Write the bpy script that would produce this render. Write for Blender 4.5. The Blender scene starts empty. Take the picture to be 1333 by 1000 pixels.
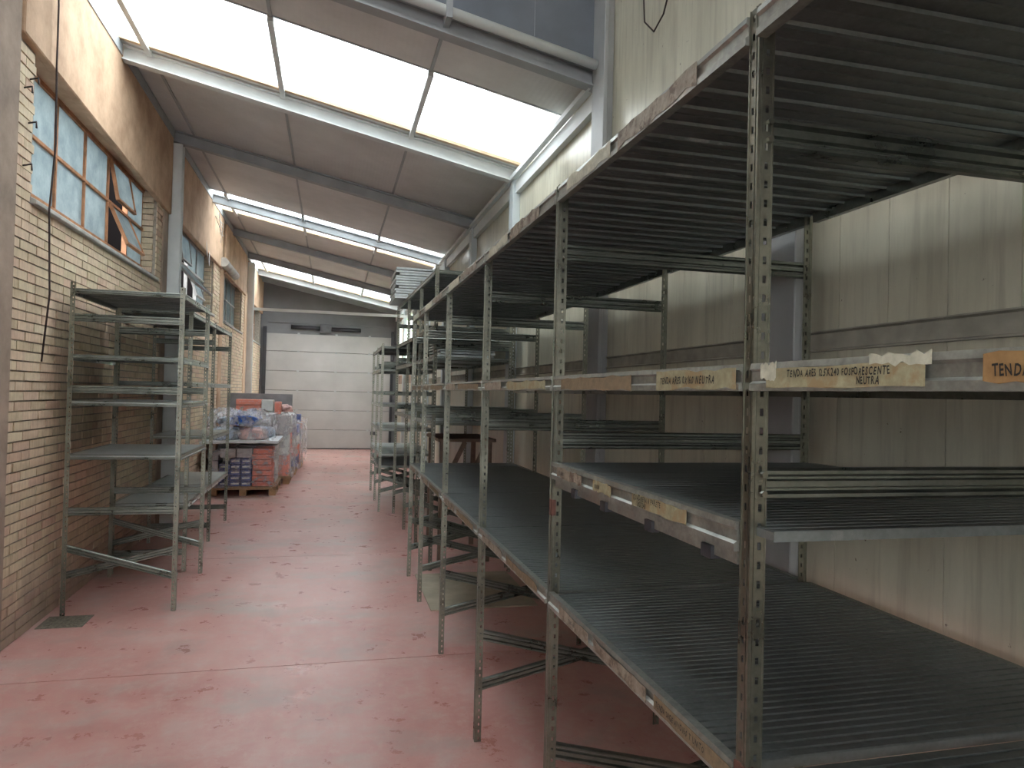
import bpy, bmesh, math, random
from mathutils import Vector, Matrix, noise
random.seed(7)
S = bpy.context.scene
COL = S.collection
H = 1.62

# ------------------------------------------------------------------ camera
YAW, PITCH, ROLL = 0.24732, 0.01487, 0.02418
cy, sy = math.cos(YAW), math.sin(YAW)
fwd = Vector((sy*math.cos(PITCH), cy*math.cos(PITCH), math.sin(PITCH)))
r0 = Vector((cy, -sy, 0)); u0 = r0.cross(fwd)
rr = math.cos(ROLL)*r0 + math.sin(ROLL)*u0
uu = -math.sin(ROLL)*r0 + math.cos(ROLL)*u0
cam = bpy.data.cameras.new('camera'); camo = bpy.data.objects.new('camera', cam); COL.objects.link(camo)
cam.lens = 930.4/1333*36; cam.sensor_width = 36; cam.clip_start = 0.05; cam.clip_end = 200
m = Matrix((rr, uu, -fwd)).transposed().to_4x4(); m.translation = Vector((0, 0, H))
camo.matrix_world = m
S.camera = camo

# ------------------------------------------------------------------ world: an overcast sky
W = bpy.data.worlds.new('overcast_sky'); S.world = W; W.use_nodes = True
nt = W.node_tree; bg = nt.nodes['Background']
bg.inputs[0].default_value = (0.93, 0.97, 1.0, 1); bg.inputs[1].default_value = 4.0
S.view_settings.view_transform = 'Standard'; S.view_settings.look = 'None'
S.view_settings.exposure = 1.25; S.view_settings.gamma = 1; S.view_settings.use_curve_mapping = False
try:
    S.cycles.max_bounces = 14; S.cycles.diffuse_bounces = 8; S.cycles.transparent_max_bounces = 16
    S.cycles.sample_clamp_indirect = 8
except Exception: pass

# ------------------------------------------------------------------ materials
class NT:
    def __init__(s, name):
        s.m = bpy.data.materials.new(name); s.m.use_nodes = True
        s.t = s.m.node_tree; s.b = s.t.nodes['Principled BSDF']; s.out = s.t.nodes['Material Output']
    def n(s, typ, **k):
        nd = s.t.nodes.new(typ)
        for a, v in k.items():
            if a.startswith('i_'): nd.inputs[a[2:].replace('_', ' ')].default_value = v
            else: setattr(nd, a, v)
        return nd
    def l(s, a, b): s.t.links.new(a, b)
    def coord(s, sc=(1, 1, 1), kind='Object'):
        c = s.n('ShaderNodeTexCoord'); mp = s.n('ShaderNodeMapping'); mp.inputs['Scale'].default_value = sc
        if kind == 'World':
            g = s.n('ShaderNodeNewGeometry'); s.l(g.outputs['Position'], mp.inputs[0])
        else: s.l(c.outputs[kind], mp.inputs[0])
        return mp.outputs[0]
    def noise(s, co, scale, detail=4, rough=.55):
        nd = s.n('ShaderNodeTexNoise'); nd.inputs['Scale'].default_value = scale; nd.inputs['Detail'].default_value = detail
        nd.inputs['Roughness'].default_value = rough; s.l(co, nd.inputs['Vector']); return nd.outputs[0]
    def ramp(s, fac, stops):
        nd = s.n('ShaderNodeValToRGB'); cr = nd.color_ramp
        while len(cr.elements) < len(stops): cr.elements.new(.5)
        for e, (p, c) in zip(cr.elements, stops): e.position = p; e.color = (*c, 1) if len(c) == 3 else c
        s.l(fac, nd.inputs[0]); return nd.outputs[0]
    def mix(s, f, a, b, bt='MIX'):
        nd = s.n('ShaderNodeMix'); nd.data_type = 'RGBA'; nd.blend_type = bt
        for v, i in ((f, 0), (a, 6), (b, 7)):
            if isinstance(v, (int, float)): nd.inputs[i].default_value = v
            elif isinstance(v, tuple): nd.inputs[i].default_value = (*v, 1)
            else: s.l(v, nd.inputs[i])
        return nd.outputs[2]
    def bump(s, h, st, dist=.01):
        nd = s.n('ShaderNodeBump'); nd.inputs['Strength'].default_value = st; nd.inputs['Distance'].default_value = dist
        s.l(h, nd.inputs['Height']); s.l(nd.outputs[0], s.b.inputs['Normal'])
    def set(s, col=None, rough=None, metal=None, spec=None):
        for nm, v in (('Base Color', col), ('Roughness', rough), ('Metallic', metal), ('Specular IOR Level', spec)):
            if v is None: continue
            if isinstance(v, tuple): s.b.inputs[nm].default_value = (*v, 1)
            elif isinstance(v, (int, float)): s.b.inputs[nm].default_value = v
            else: s.l(v, s.b.inputs[nm])
        return s.m

def hexc(r, g, b):
    f = lambda c: ((c/255+.055)/1.055)**2.4 if c/255 > .04045 else c/255/12.92
    return (f(r), f(g), f(b))

def plain(name, col, rough=.6, metal=0., var=.15, scale=12, kind='World', bump=0):
    n = NT(name); co = n.coord(kind=kind); f = n.noise(co, scale)
    c = n.ramp(f, [(.3, tuple(x*(1-var) for x in col)), (.7, tuple(min(1, x*(1+var)) for x in col))])
    if bump: n.bump(f, bump)
    return n.set(c, rough, metal)

def steel(name, a, b, rough, metal, scale=6, dirt=None, scuff=False):
    n = NT(name); co = n.coord(kind='World'); f = n.noise(co, scale, 6, .65); f2 = n.noise(co, 90, 2)
    c = n.ramp(f, [(.3, a), (.68, b)])
    c = n.mix(.12, c, n.ramp(f2, [(.35, tuple(x*.6 for x in a)), (.65, tuple(min(1, x*1.3) for x in b))]))
    if dirt:
        f3 = n.noise(co, 3.3, 8, .7); c = n.mix(n.ramp(f3, [(.56, (0, 0, 0)), (.66, (1, 1, 1))]), c, dirt)
    if scuff:
        f4 = n.noise(n.coord((2.2, 9, 1), 'World'), 3.0, 7, .75); f5 = n.noise(co, 1.3, 3)
        k = n.mix(1.0, n.ramp(f4, [(.56, (0,)*3), (.63, (.7,)*3)]), n.ramp(f5, [(.52, (0,)*3), (.62, (1,)*3)]), 'MULTIPLY')
        c = n.mix(k, c, (.42, .43, .40))
    r = n.ramp(f, [(.3, (rough*.8,)*3), (.7, (rough*1.25,)*3)])
    n.bump(f, .05, .002)
    return n.set(c, r, metal)

M = {}
M['post'] = steel('galvanised_post', (.135, .138, .115), (.29, .29, .235), .30, .9)
M['steel'] = steel('galvanised_steel', (.13, .15, .13), (.27, .285, .25), .30, .9)
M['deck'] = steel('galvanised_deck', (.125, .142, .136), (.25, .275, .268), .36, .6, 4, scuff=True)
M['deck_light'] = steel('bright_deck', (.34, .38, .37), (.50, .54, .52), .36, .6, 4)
M['beam_worn'] = steel('worn_shelf_edge', (.20, .21, .19), (.42, .43, .38), .38, .65, 22, (.33, .29, .24))
M['stack'] = steel('stacked_steel', (.38, .42, .42), (.62, .66, .66), .38, .6, 8)

def tape_mat(name, a, b, rust=None):
    n = NT(name); co = n.coord(kind='World'); f = n.noise(co, 40, 6, .7)
    c = n.ramp(f, [(.3, a), (.7, b)])
    if rust: c = n.mix(n.ramp(n.noise(co, 18, 5, .7), [(.5, (0, 0, 0)), (.6, (1, 1, 1))]), c, rust)
    n.bump(f, .2, .002); return n.set(c, .6)
M['tape'] = tape_mat('paper_tape', hexc(132, 126, 98), hexc(172, 166, 134), hexc(150, 130, 96))
M['tape_brown'] = tape_mat('brown_tape', hexc(104, 90, 70), hexc(146, 128, 100))
M['tape_pink'] = tape_mat('torn_paper', hexc(118, 108, 94), hexc(168, 158, 140), hexc(98, 82, 68))
M['tape_orange'] = tape_mat('orange_tape', hexc(132, 100, 62), hexc(162, 128, 84))
M['tape_white'] = tape_mat('torn_white_tape', hexc(160, 160, 140), hexc(205, 204, 184))
M['ink'] = NT('black_marker_ink').set((.012, .011, .01), .6)
M['rust'] = plain('rust_red_tape', (.13, .055, .04), .8, 0, .4, 40)

def brick_mat():
    n = NT('yellow_brick'); g = n.n('ShaderNodeNewGeometry'); co = n.coord(kind='World')
    ri = g.outputs['Random Per Island']
    oi = n.n('ShaderNodeObjectInfo')
    ad = n.n('ShaderNodeMath', operation='ADD'); n.l(ri, ad.inputs[0]); n.l(oi.outputs['Random'], ad.inputs[1])
    fr = n.n('ShaderNodeMath', operation='FRACT'); n.l(ad.outputs[0], fr.inputs[0])
    base = n.ramp(fr.outputs[0], [(0, (.52, .42, .28)), (.18, (.66, .55, .38)), (.38, (.74, .64, .46)), (.55, (.70, .51, .38)), (.70, (.74, .57, .43)), (.84, (.62, .39, .31)), (.95, (.60, .50, .35))])
    f = n.noise(co, 14, 6, .65)
    c = n.mix(.35, base, n.ramp(f, [(.3, (.40, .28, .19)), (.7, (.86, .74, .56))]))
    wv = n.noise(n.coord((60, 60, 4), 'World'), 1, 2)
    c = n.mix(.18, c, n.ramp(wv, [(.35, (.25, .18, .1)), (.65, (.8, .66, .44))]))
    # browner and darker towards the foot of the wall
    sep = n.n('ShaderNodeSeparateXYZ'); n.l(g.outputs['Position'], sep.inputs[0])
    ad2 = n.n('ShaderNodeMath', operation='ADD'); n.l(sep.outputs[2], ad2.inputs[0]); n.l(n.noise(co, 3, 4), ad2.inputs[1])
    c = n.mix(n.ramp(ad2.outputs[0], [(.55, (.75,)*3), (1.0, (0,)*3)]), c, (.33, .25, .20))
    n.bump(f, .35, .004); return n.set(c, .85)
M['brick'] = brick_mat()
M['mortar'] = plain('grey_mortar', (.34, .30, .25), .95, 0, .25, 30, bump=.3)

def plaster(name, a, b, st):
    n = NT(name); co = n.coord(kind='World'); f = n.noise(co, 2.2, 8, .68)
    c = n.ramp(f, [(.34, a), (.62, b)])
    n.bump(n.noise(co, 40, 4), .25, .004); return n.set(c, .9)
M['lintel'] = plaster('ochre_concrete', (.42, .27, .17), (.66, .46, .31), 1)
M['pillar'] = plaster('brown_concrete', (.25, .19, .15), (.42, .32, .25), 1)

def sandwich():
    n = NT('cream_ribbed_panel'); co = n.coord(kind='World')
    wv = n.n('ShaderNodeTexWave', wave_type='BANDS', bands_direction='Y'); wv.inputs['Scale'].default_value = 12; n.l(co, wv.inputs['Vector'])
    f = n.noise(n.coord((1, 1.2, .35), 'World'), 2.4, 6, .65); f2 = n.noise(n.coord((1, 9, .6), 'World'), 3, 4, .6)
    c = n.ramp(f, [(.3, (.47, .45, .345)), (.66, (.66, .635, .505))])
    c = n.mix(n.ramp(f2, [(.50, (0,)*3), (.75, (.55,)*3)]), c, (.33, .30, .235))
    sp = n.noise(co, 22, 3, .7); c = n.mix(n.ramp(sp, [(.70, (0,)*3), (.74, (1,)*3)]), c, (.16, .13, .09))
    n.bump(wv.outputs[1], .09, .0015); return n.set(c, .30, .1)
M['wallpanel'] = sandwich()
M['column'] = plain('grey_painted_steel', (.37, .38, .375), .5, .1, .12, 3)
M['column_light'] = plain('pale_painted_steel', (.50, .55, .56), .45, .1, .12, 3)
M['beam'] = plain('grey_roof_beam_paint', (.36, .38, .39), .5, .1, .12, 4)
M['beam_white'] = plain('white_and_skylit_steel', (.66, .69, .68), .5, 0, .08, 4)  # white steel; also carries painted skylight on some beams and a column
M['rail'] = plain('dusty_rail_paint', (.36, .34, .28), .6, .1, .25, 8)
M['bulkhead'] = plain('slate_blue_panel', (.17, .19, .22), .5, .1, .12, 3)
def roofm():
    n = NT('grey_roof_panel'); co = n.coord(kind='World')
    wv = n.n('ShaderNodeTexWave', wave_type='BANDS', bands_direction='X'); wv.inputs['Scale'].default_value = 8; n.l(co, wv.inputs['Vector'])
    f = n.noise(co, 1.5, 7, .65)
    c = n.ramp(f, [(.32, (.56, .555, .54)), (.65, (.70, .695, .68))])
    n.bump(wv.outputs[1], .15, .003); return n.set(c, .5)
M['roof'] = roofm()
M['roof_dark'] = plain('roof_shade_in_colour', (.17, .17, .18), .6, 0, .2, 2)  # darker roof copy, shade at the door end put into the colour
M['wood_trim'] = plain('raw_wood_strip', (.62, .46, .30), .8, 0, .15, 8)

def skylight():
    n = NT('translucent_skylight'); t = n.n('ShaderNodeBsdfTransparent'); t.inputs[0].default_value = (.97, .99, 1, 1)
    tr = n.n('ShaderNodeBsdfTranslucent'); tr.inputs[0].default_value = (.92, .95, .95, 1)
    mx = n.n('ShaderNodeMixShader'); co = n.coord((.7, 6, 1), 'World')
    f = n.ramp(n.noise(co, 1.2, 5), [(.35, (.22,)*3), (.65, (.36,)*3)])
    n.l(f, mx.inputs[0]); n.l(t.outputs[0], mx.inputs[1]); n.l(tr.outputs[0], mx.inputs[2]); n.l(mx.outputs[0], n.out.inputs[0])
    return n.m
M['skylight'] = skylight()
def frosted():
    n = NT('frosted_blue_glass'); tr = n.n('ShaderNodeBsdfTranslucent'); g = n.n('ShaderNodeBsdfGlossy'); d = n.n('ShaderNodeBsdfDiffuse')
    f = n.noise(n.coord(kind='World'), 7, 6, .7); c = n.ramp(f, [(.3, (.30, .35, .365)), (.7, (.46, .51, .515))])
    n.l(c, tr.inputs[0]); n.l(c, d.inputs[0]); g.inputs['Roughness'].default_value = .25; g.inputs[0].default_value = (.8, .85, .85, 1)
    m1 = n.n('ShaderNodeMixShader'); m1.inputs[0].default_value = .3; n.l(tr.outputs[0], m1.inputs[1]); n.l(d.outputs[0], m1.inputs[2])
    m2 = n.n('ShaderNodeMixShader'); m2.inputs[0].default_value = .06; n.l(m1.outputs[0], m2.inputs[1]); n.l(g.outputs[0], m2.inputs[2])
    n.l(m2.outputs[0], n.out.inputs[0]); return n.m
M['glass'] = frosted()
M['shade'] = NT('black_painted_shade').set((.006, .005, .005), 1.0, 0, 0.)  # darkness beyond the open sashes, put into the colour
M['winframe'] = plain('rusty_orange_frame', (.42, .20, .10), .7, .1, .3, 12)
M['winframe_grey'] = plain('grey_window_frame', (.42, .40, .38), .6, .1, .2, 12)
M['sill'] = plain('stone_sill', (.42, .41, .38), .8, 0, .2, 10)

def floorm():
    n = NT('worn_red_concrete'); co = n.coord(kind='World')
    f1 = n.noise(co, 1.1, 8, .7); f2 = n.noise(co, 4.5, 8, .7); f3 = n.noise(n.coord((1, 1.6, 1), 'World'), .75, 6, .62); f4 = n.noise(co, 40, 4, .6)
    c = n.ramp(f1, [(.32, (.46, .215, .185)), (.5, (.55, .29, .255)), (.68, (.60, .38, .34))])
    c = n.mix(n.ramp(f2, [(.5, (0,)*3), (.72, (.6,)*3)]), c, (.56, .46, .42))
    c = n.mix(n.ramp(f3, [(.54, (0,)*3), (.68, (.75,)*3)]), c, (.42, .38, .34))
    c = n.mix(n.ramp(f2, [(.34, (.45,)*3), (.50, (0,)*3)]), c, (.50, .22, .19))
    f5 = n.noise(n.coord((1, .55, 1), 'World'), 11, 9, .78)
    c = n.mix(n.ramp(f5, [(.52, (0,)*3), (.72, (.45,)*3)]), c, (.64, .50, .46))
    c = n.mix(n.ramp(f5, [(.25, (.22,)*3), (.48, (0,)*3)]), c, (.42, .27, .24))
    c = n.mix(n.ramp(n.noise(co, 1.7, 5, .6), [(.54, (0,)*3), (.70, (.6,)*3)]), c, (.36, .30, .27))
    r = n.ramp(f2, [(.3, (.22,)*3), (.7, (.46,)*3)])
    n.bump(f4, .04, .002); return n.set(c, r, 0, .5)
M['floor'] = floorm()
M['patch'] = plain('pale_board', (.40, .36, .27), .7, 0, .18, 5)
M['asphalt'] = plain('dark_ground', (.15, .15, .14), .9)
def doorm():
    n = NT('white_door_panel'); co = n.coord(kind='World')
    wv = n.n('ShaderNodeTexWave', wave_type='BANDS', bands_direction='Z'); wv.inputs['Scale'].default_value = 9; n.l(co, wv.inputs['Vector'])
    c = n.ramp(n.noise(co, 1.8, 5), [(.3, (.36, .345, .325)), (.7, (.43, .415, .395))]); n.bump(wv.outputs[1], .2, .003)
    return n.set(c, .5)
M['door'] = doorm()
M['drum'] = plain('grey_drum_paint', (.10, .10, .105), .5, .2)
M['dark_metal'] = plain('dark_painted_metal', (.045, .045, .05), .5, .4)
M['endwall'] = plain('grey_end_wall', (.17, .17, .175), .7, 0, .1, 3)
M['cable'] = plain('brown_black_cable', (.035, .02, .018), .6)
M['wood'] = plain('pallet_wood', (.36, .22, .12), .85, 0, .3, 14)
M['brown_beam'] = plain('brown_table_wood', (.17, .12, .09), .7, 0, .3, 14)
M['iron'] = plain('worn_cast_iron', (.20, .18, .14), .7, .3, .4, 60, bump=.4)
M['leaf'] = plain('green_leaf', (.22, .50, .06), .5, 0, .5, 6)
M['white_pole'] = plain('white_paint', (.75, .75, .73), .5)
M['lamp_shell'] = plain('dusty_lamp_shell', (.40, .38, .34), .6, 0, .2, 10)

def carton(name, a, b):
    n = NT(name); oi = n.n('ShaderNodeObjectInfo'); co = n.coord((1, 1, 1), 'Object')
    c = n.ramp(oi.outputs['Random'], [(0, a), (1, b)])
    f = n.noise(n.coord((10, 10, 45), 'Object'), 1.0, 4, .7)
    c = n.mix(n.ramp(f, [(.54, (0,)*3), (.60, (.55,)*3)]), c, (.62, .50, .48))
    return n.set(c, .55)
M['red'] = carton('red_carton', (.62, .15, .10), (.74, .27, .20))
M['blue'] = carton('blue_carton', (.05, .085, .26), (.09, .13, .36))
M['greybox'] = carton('grey_carton', (.34, .33, .34), (.46, .44, .44))
M['whitebox'] = plain('white_carton', (.62, .64, .62), .6, 0, .1, 12)
M['bluetub'] = plain('bright_blue_plastic', (.015, .16, .62), .4, 0, .2)
M['slab'] = plain('pale_blue_board', (.66, .71, .73), .45, 0, .08, 3)
M['darkslab'] = plain('dark_grey_board', (.20, .20, .21), .4, 0, .2, 6)
M['bag'] = plain('red_white_sack', (.62, .42, .40), .7, 0, .6, 9)
M['bagblue'] = plain('blue_white_sack', (.42, .50, .62), .7, 0, .6, 9)
def wrap():
    n = NT('clear_stretch_wrap'); t = n.n('ShaderNodeBsdfTransparent'); p = n.b
    p.inputs['Base Color'].default_value = (.80, .82, .85, 1); p.inputs['Roughness'].default_value = .22
    f = n.noise(n.coord((1, 1, 1.8), 'World'), 7, 6, .7)
    mx = n.n('ShaderNodeMixShader'); n.l(n.ramp(f, [(.44, (.05,)*3), (.66, (.45,)*3)]), mx.inputs[0])
    n.bump(f, 1.0, .05)
    n.l(t.outputs[0], mx.inputs[1]); n.l(p.outputs[0], mx.inputs[2]); n.l(mx.outputs[0], n.out.inputs[0]); return n.m
M['wrap'] = wrap()
def wrap2():
    n = NT('white_crumpled_film'); t = n.n('ShaderNodeBsdfTransparent'); p = n.b
    p.inputs['Base Color'].default_value = (.86, .87, .90, 1); p.inputs['Roughness'].default_value = .3
    f = n.noise(n.coord((1.6, 1, 1), 'World'), 6, 7, .72)
    mx = n.n('ShaderNodeMixShader'); n.l(n.ramp(f, [(.46, (.06,)*3), (.66, (.70,)*3)]), mx.inputs[0]); n.bump(f, 1.0, .04)
    n.l(t.outputs[0], mx.inputs[1]); n.l(p.outputs[0], mx.inputs[2]); n.l(mx.outputs[0], n.out.inputs[0]); return n.m
M['wrap_white'] = wrap2()

# ------------------------------------------------------------------ mesh helpers
class MB:
    def __init__(s): s.v = []; s.f = []; s.mi = []
    def quad(s, a, b, c, d, mi=0):
        k = len(s.v); s.v += [a, b, c, d]; s.f.append((k, k+1, k+2, k+3)); s.mi.append(mi)
    def box(s, x0, x1, y0, y1, z0, z1, mi=0):
        if x0 > x1: x0, x1 = x1, x0
        if y0 > y1: y0, y1 = y1, y0
        k = len(s.v)
        s.v += [(x, y, z) for z in (z0, z1) for y in (y0, y1) for x in (x0, x1)]
        for f in ((0, 2, 3, 1), (4, 5, 7, 6), (0, 1, 5, 4), (2, 6, 7, 3), (0, 4, 6, 2), (1, 3, 7, 5)):
            s.f.append(tuple(k+i for i in f)); s.mi.append(mi)
        return s
    def rbox(s, c, size, ax=None, mi=0):
        """box centred at c, half-axes from matrix columns"""
        k = len(s.v); ax = ax or Matrix.Identity(3); c = Vector(c)
        for dz in (-.5, .5):
            for dy in (-.5, .5):
                for dx in (-.5, .5):
                    s.v.append(tuple(c+ax.col[0]*dx*size[0]+ax.col[1]*dy*size[1]+ax.col[2]*dz*size[2]))
        for f in ((0, 2, 3, 1), (4, 5, 7, 6), (0, 1, 5, 4), (2, 6, 7, 3), (0, 4, 6, 2), (1, 3, 7, 5)):
            s.f.append(tuple(k+i for i in f)); s.mi.append(mi)
        return s
    def extrude(s, prof, p0, p1, side, up, mi=0, cap=True):
        """closed profile of (a,b) pairs, placed a*side + b*up, swept p0 -> p1"""
        p0 = Vector(p0); p1 = Vector(p1); side = Vector(side); up = Vector(up); k = len(s.v); n = len(prof)
        for p in (p0, p1):
            for a, b in prof: s.v.append(tuple(p+side*a+up*b))
        for i in range(n):
            j = (i+1) % n; s.f.append((k+i, k+j, k+n+j, k+n+i)); s.mi.append(mi)
        if cap:
            s.f.append(tuple(k+i for i in reversed(range(n)))); s.mi.append(mi)
            s.f.append(tuple(k+n+i for i in range(n))); s.mi.append(mi)
        return s
    def tube(s, pts, r, n=6, mi=0):
        pts = [Vector(p) for p in pts]; k = len(s.v)
        for i, p in enumerate(pts):
            d = (pts[min(i+1, len(pts)-1)]-pts[max(i-1, 0)]).normalized()
            a = d.orthogonal().normalized() if i == 0 else (a-d*a.dot(d)).normalized()
            b = d.cross(a)
            for j in range(n):
                t = 2*math.pi*j/n; s.v.append(tuple(p+(a*math.cos(t)+b*math.sin(t))*r))
        for i in range(len(pts)-1):
            for j in range(n):
                q = (j+1) % n; s.f.append((k+i*n+j, k+i*n+q, k+(i+1)*n+q, k+(i+1)*n+j)); s.mi.append(mi)
        s.f.append(tuple(k+j for j in reversed(range(n)))); s.mi.append(mi)
        s.f.append(tuple(k+(len(pts)-1)*n+j for j in range(n))); s.mi.append(mi)
        return s
    def mesh(s, name, mats, smooth=False):
        me = bpy.data.meshes.new(name); me.from_pydata(s.v, [], s.f)
        for mt in (mats if isinstance(mats, (list, tuple)) else [mats]): me.materials.append(mt)
        if len(me.materials) > 1: me.polygons.foreach_set('material_index', s.mi)
        bm = bmesh.new(); bm.from_mesh(me); bmesh.ops.recalc_face_normals(bm, faces=bm.faces); bm.to_mesh(me); bm.free()
        if smooth: me.shade_smooth()
        me.update(); return me
    def obj(s, name, mats, parent=None, smooth=False):
        return link(name, s.mesh(name, mats, smooth), parent)

def link(name, me, parent=None, loc=None, label=None, kind=None):
    o = bpy.data.objects.new(name, me); COL.objects.link(o)
    if parent is not None: o.parent = parent
    if loc is not None: o.location = loc
    if label: o['label'] = label
    if kind: o['kind'] = kind
    return o
def empty(name, loc=(0, 0, 0), rz=0):
    o = bpy.data.objects.new(name, None); COL.objects.link(o); o.location = loc; o.rotation_euler = (0, 0, rz); return o
def tag(o, label, cat, group=None):
    o['label'] = label; o['category'] = cat
    if group: o['group'] = group
    return o
def struct(o): o['kind'] = 'structure'; return o
def bev(o, w=.004, seg=1):
    md = o.modifiers.new('bevel', 'BEVEL'); md.width = w; md.segments = seg; md.limit_method = 'ANGLE'; return o

XL, XR = -1.88, 1.75          # inner faces of the two long walls
RZ0, RS = 4.6, .2066          # roof underside height at the left wall, and fall per metre
def rz(x): return RZ0 - RS*(x+1.88)
YN, YE = 4.6, 20.3            # bulkhead and end wall

# ------------------------------------------------------------------ floor
fl = struct(empty('floor'))
ys = [-6, 4.40, 7.26, 11.2, 15.6, YE+.1]
for a, b in zip(ys[:-1], ys[1:]):
    MB().box(-2.3, 2.0, a+.004, b-.004, -.12, 0).obj('floor_slab', M['floor'], fl)
MB().box(-2.3, 2.0, -6, YE+.1, -.14, -.008).obj('joint_filler', M['mortar'], fl)
gr = struct(MB().box(-14, 14, -20, 40, -.4, -.15).obj('ground', M['asphalt']))

# ------------------------------------------------------------------ left wall with bricks and windows
wl = struct(empty('wall_left', (0, 0, 0)))
WIN = [(5.155, 8.44), (9.50, 12.28), (13.55, 16.0), (17.55, 19.9)]
WZ0, WZ1 = 2.79, 3.73
CORE = MB()
CORE.box(-2.14, XL-.010, 4.86, YE, 0, WZ0-.02)
prev = 4.86
for a, b in WIN:
    CORE.box(-2.14, XL-.010, prev, a, WZ0-.02, WZ1); prev = b
CORE.box(-2.14, XL-.010, prev, YE, WZ0-.02, WZ1)
CORE.obj('mortar_bed', M['mortar'], wl)
# concrete lintels over the windows, one per bay
for a, b in ((4.86, 8.93), (9.11, 12.95), (13.30, 16.45), (17.1, YE)):
    za, zb = (3.73, 3.60) if a < 5 else (3.63, 3.63)
    s_ = MB().box(-2.14, XL+.01, a, b, WZ1, RZ0+.02)
    s_.extrude([(0, 0), (.05, 0), (.05, 1), (0, 1)], (XL-.02, a, za), (XL-.02, b, zb), (1.2, 0, 0), (0, 0, .95))
    o = s_.obj('lintel', M['lintel'], wl); bev(o, .008)
for a, b, mt in ((3.6, 4.862, 'pillar'), (8.69, 8.93, 'pillar'), (12.95, 13.30, 'lintel'), (16.45, 16.9, 'lintel')):
    o = MB().box(-2.14, XL+.014 if a > 4 else XL+.025, a, b, 0, WZ1 if a > 4 else 5.4).obj('pillar', M[mt], wl); bev(o, .012)
MB().box(-2.14, XL, -6, -2.6, 0, 5.4).box(-2.14, XL, -2.6, .2, 0, 1.6).box(-2.14, XL, -2.6, 1.6, 2.2, 5.4).box(-2.14, XL, .2, 1.6, 0, 2.2).box(-2.14, XL, 1.6, 3.6, 0, 5.4).obj('plaster_panel', M['pillar'], wl)  # unseen stretch of wall, side gap added to let daylight onto the racks
MB().box(-2.14, XL-.01, 12.95, 13.3, WZ1, RZ0).box(-2.14, XL-.01, 16.45, 17.1, WZ1, RZ0).box(-2.14, XL-.01, 8.9, 9.2, WZ1, RZ0).obj('wall_head', M['lintel'], wl)

CH, BL = .0627, .25
bricks = []
def brick_region(y0, y1, z0, z1):
    k0 = int(round(z0/CH)); k = k0
    while (k+1)*CH <= z1+.012:
        za = k*CH+.005; zb = min((k+1)*CH-.005, z1)
        y = y0 - (.125 if k % 2 else 0)
        r = random.Random(k*7+int(y0*10))
        while y < y1-.01:
            ln = BL if r.random() > .12 else BL/2
            a = max(y, y0)+.0045; b = min(y+ln, y1)-.0045
            if b-a > .03: bricks.append((a, b, za, zb, r.uniform(-.003, .005)))
            y += ln
        k += 1
for reg in ((4.87, 8.69, 0, WZ0-.02), (4.87, 5.155, WZ0-.02, WZ1), (8.44, 8.69, WZ0-.02, WZ1),
            (9.11, 12.95, 0, WZ0-.02), (12.28, 12.95, WZ0-.02, WZ1), (13.30, 16.45, 0, WZ0-.02), (16.0, 16.45, WZ0-.02, WZ1),
            (17.1, YE-.05, 0, WZ0-.02), (17.1, 17.55, WZ0-.02, WZ1)):
    brick_region(*reg)
def bkey(b):
    y = (b[0]+b[1])/2; z = (b[2]+b[3])/2
    hidden = y < 5.0+max(0, (z-2.6))*.2
    return (hidden, (y-4.3)**2*1.0+abs(z-1.6)*.25)
bricks.sort(key=bkey)
for (a, b, c, d, pr) in bricks[:296]:
    me = MB().box(-.03, pr, 0, b-a, 0, d-c).mesh('brick', M['brick'])
    link('brick', me, wl, (XL, a, c))
BF = MB()
for (a, b, c, d, pr) in bricks[296:]: BF.box(XL-.03, XL+pr, a, b, c, d)
# window reveal faces (far jamb of each opening shows toothed brick ends)
for (a, b) in WIN[:3]:
    k = int((WZ0)/CH)
    while (k+1)*CH < WZ1:
        o_ = .012 if k % 2 else 0
        BF.box(-2.02, XL-.035, b-.02-o_, b+.02, k*CH+.005+.02, (k+1)*CH-.005+.02); k += 1
o = BF.obj('brick_field', M['brick'], wl); o['kind'] = 'stuff'
# rusty hooks left of the first window
for (y, z) in ((5.06, 3.52), (4.97, 3.43), (5.05, 3.24), (5.0, 2.96)):
    MB().tube([(XL, y, z), (XL+.05, y-.01, z+.01), (XL+.055, y-.015, z-.03)], .006, 5).obj('hook', M['cable'], wl)

def sash_pane(root, y0, y1, z0, z1, x, dx_bot=0., frame='winframe', w=.022):
    """a pane in its own thin frame, hinged at its top and pushed in by dx_bot"""
    up = Vector((-dx_bot, 0, z1-z0)).normalized(); hgt = math.hypot(dx_bot, z1-z0)
    nx = Vector((up.z, 0, -up.x)); ax = Matrix((nx, Vector((0, 1, 0)), up)).transposed()
    base = Vector((x+dx_bot, 0, z1-hgt*up.z))
    def P(n_, y, t): return base + nx*n_ + Vector((0, y, 0)) + up*t
    fr = MB()
    fr.rbox(P(0, (y0+y1)/2, w/2), (.03, y1-y0, w), ax).rbox(P(0, (y0+y1)/2, hgt-w/2), (.03, y1-y0, w), ax)
    fr.rbox(P(0, y0+w/2, hgt/2), (.0299, w, hgt-w*2), ax).rbox(P(0, y1-w/2, hgt/2), (.0299, w, hgt-w*2), ax)
    s = fr.obj('sash', M[frame], root)
    MB().rbox(P(0, (y0+y1)/2, hgt/2), (.006, y1-y0-w*2, hgt-w*2), ax).obj('pane', M['glass'], s)

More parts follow.
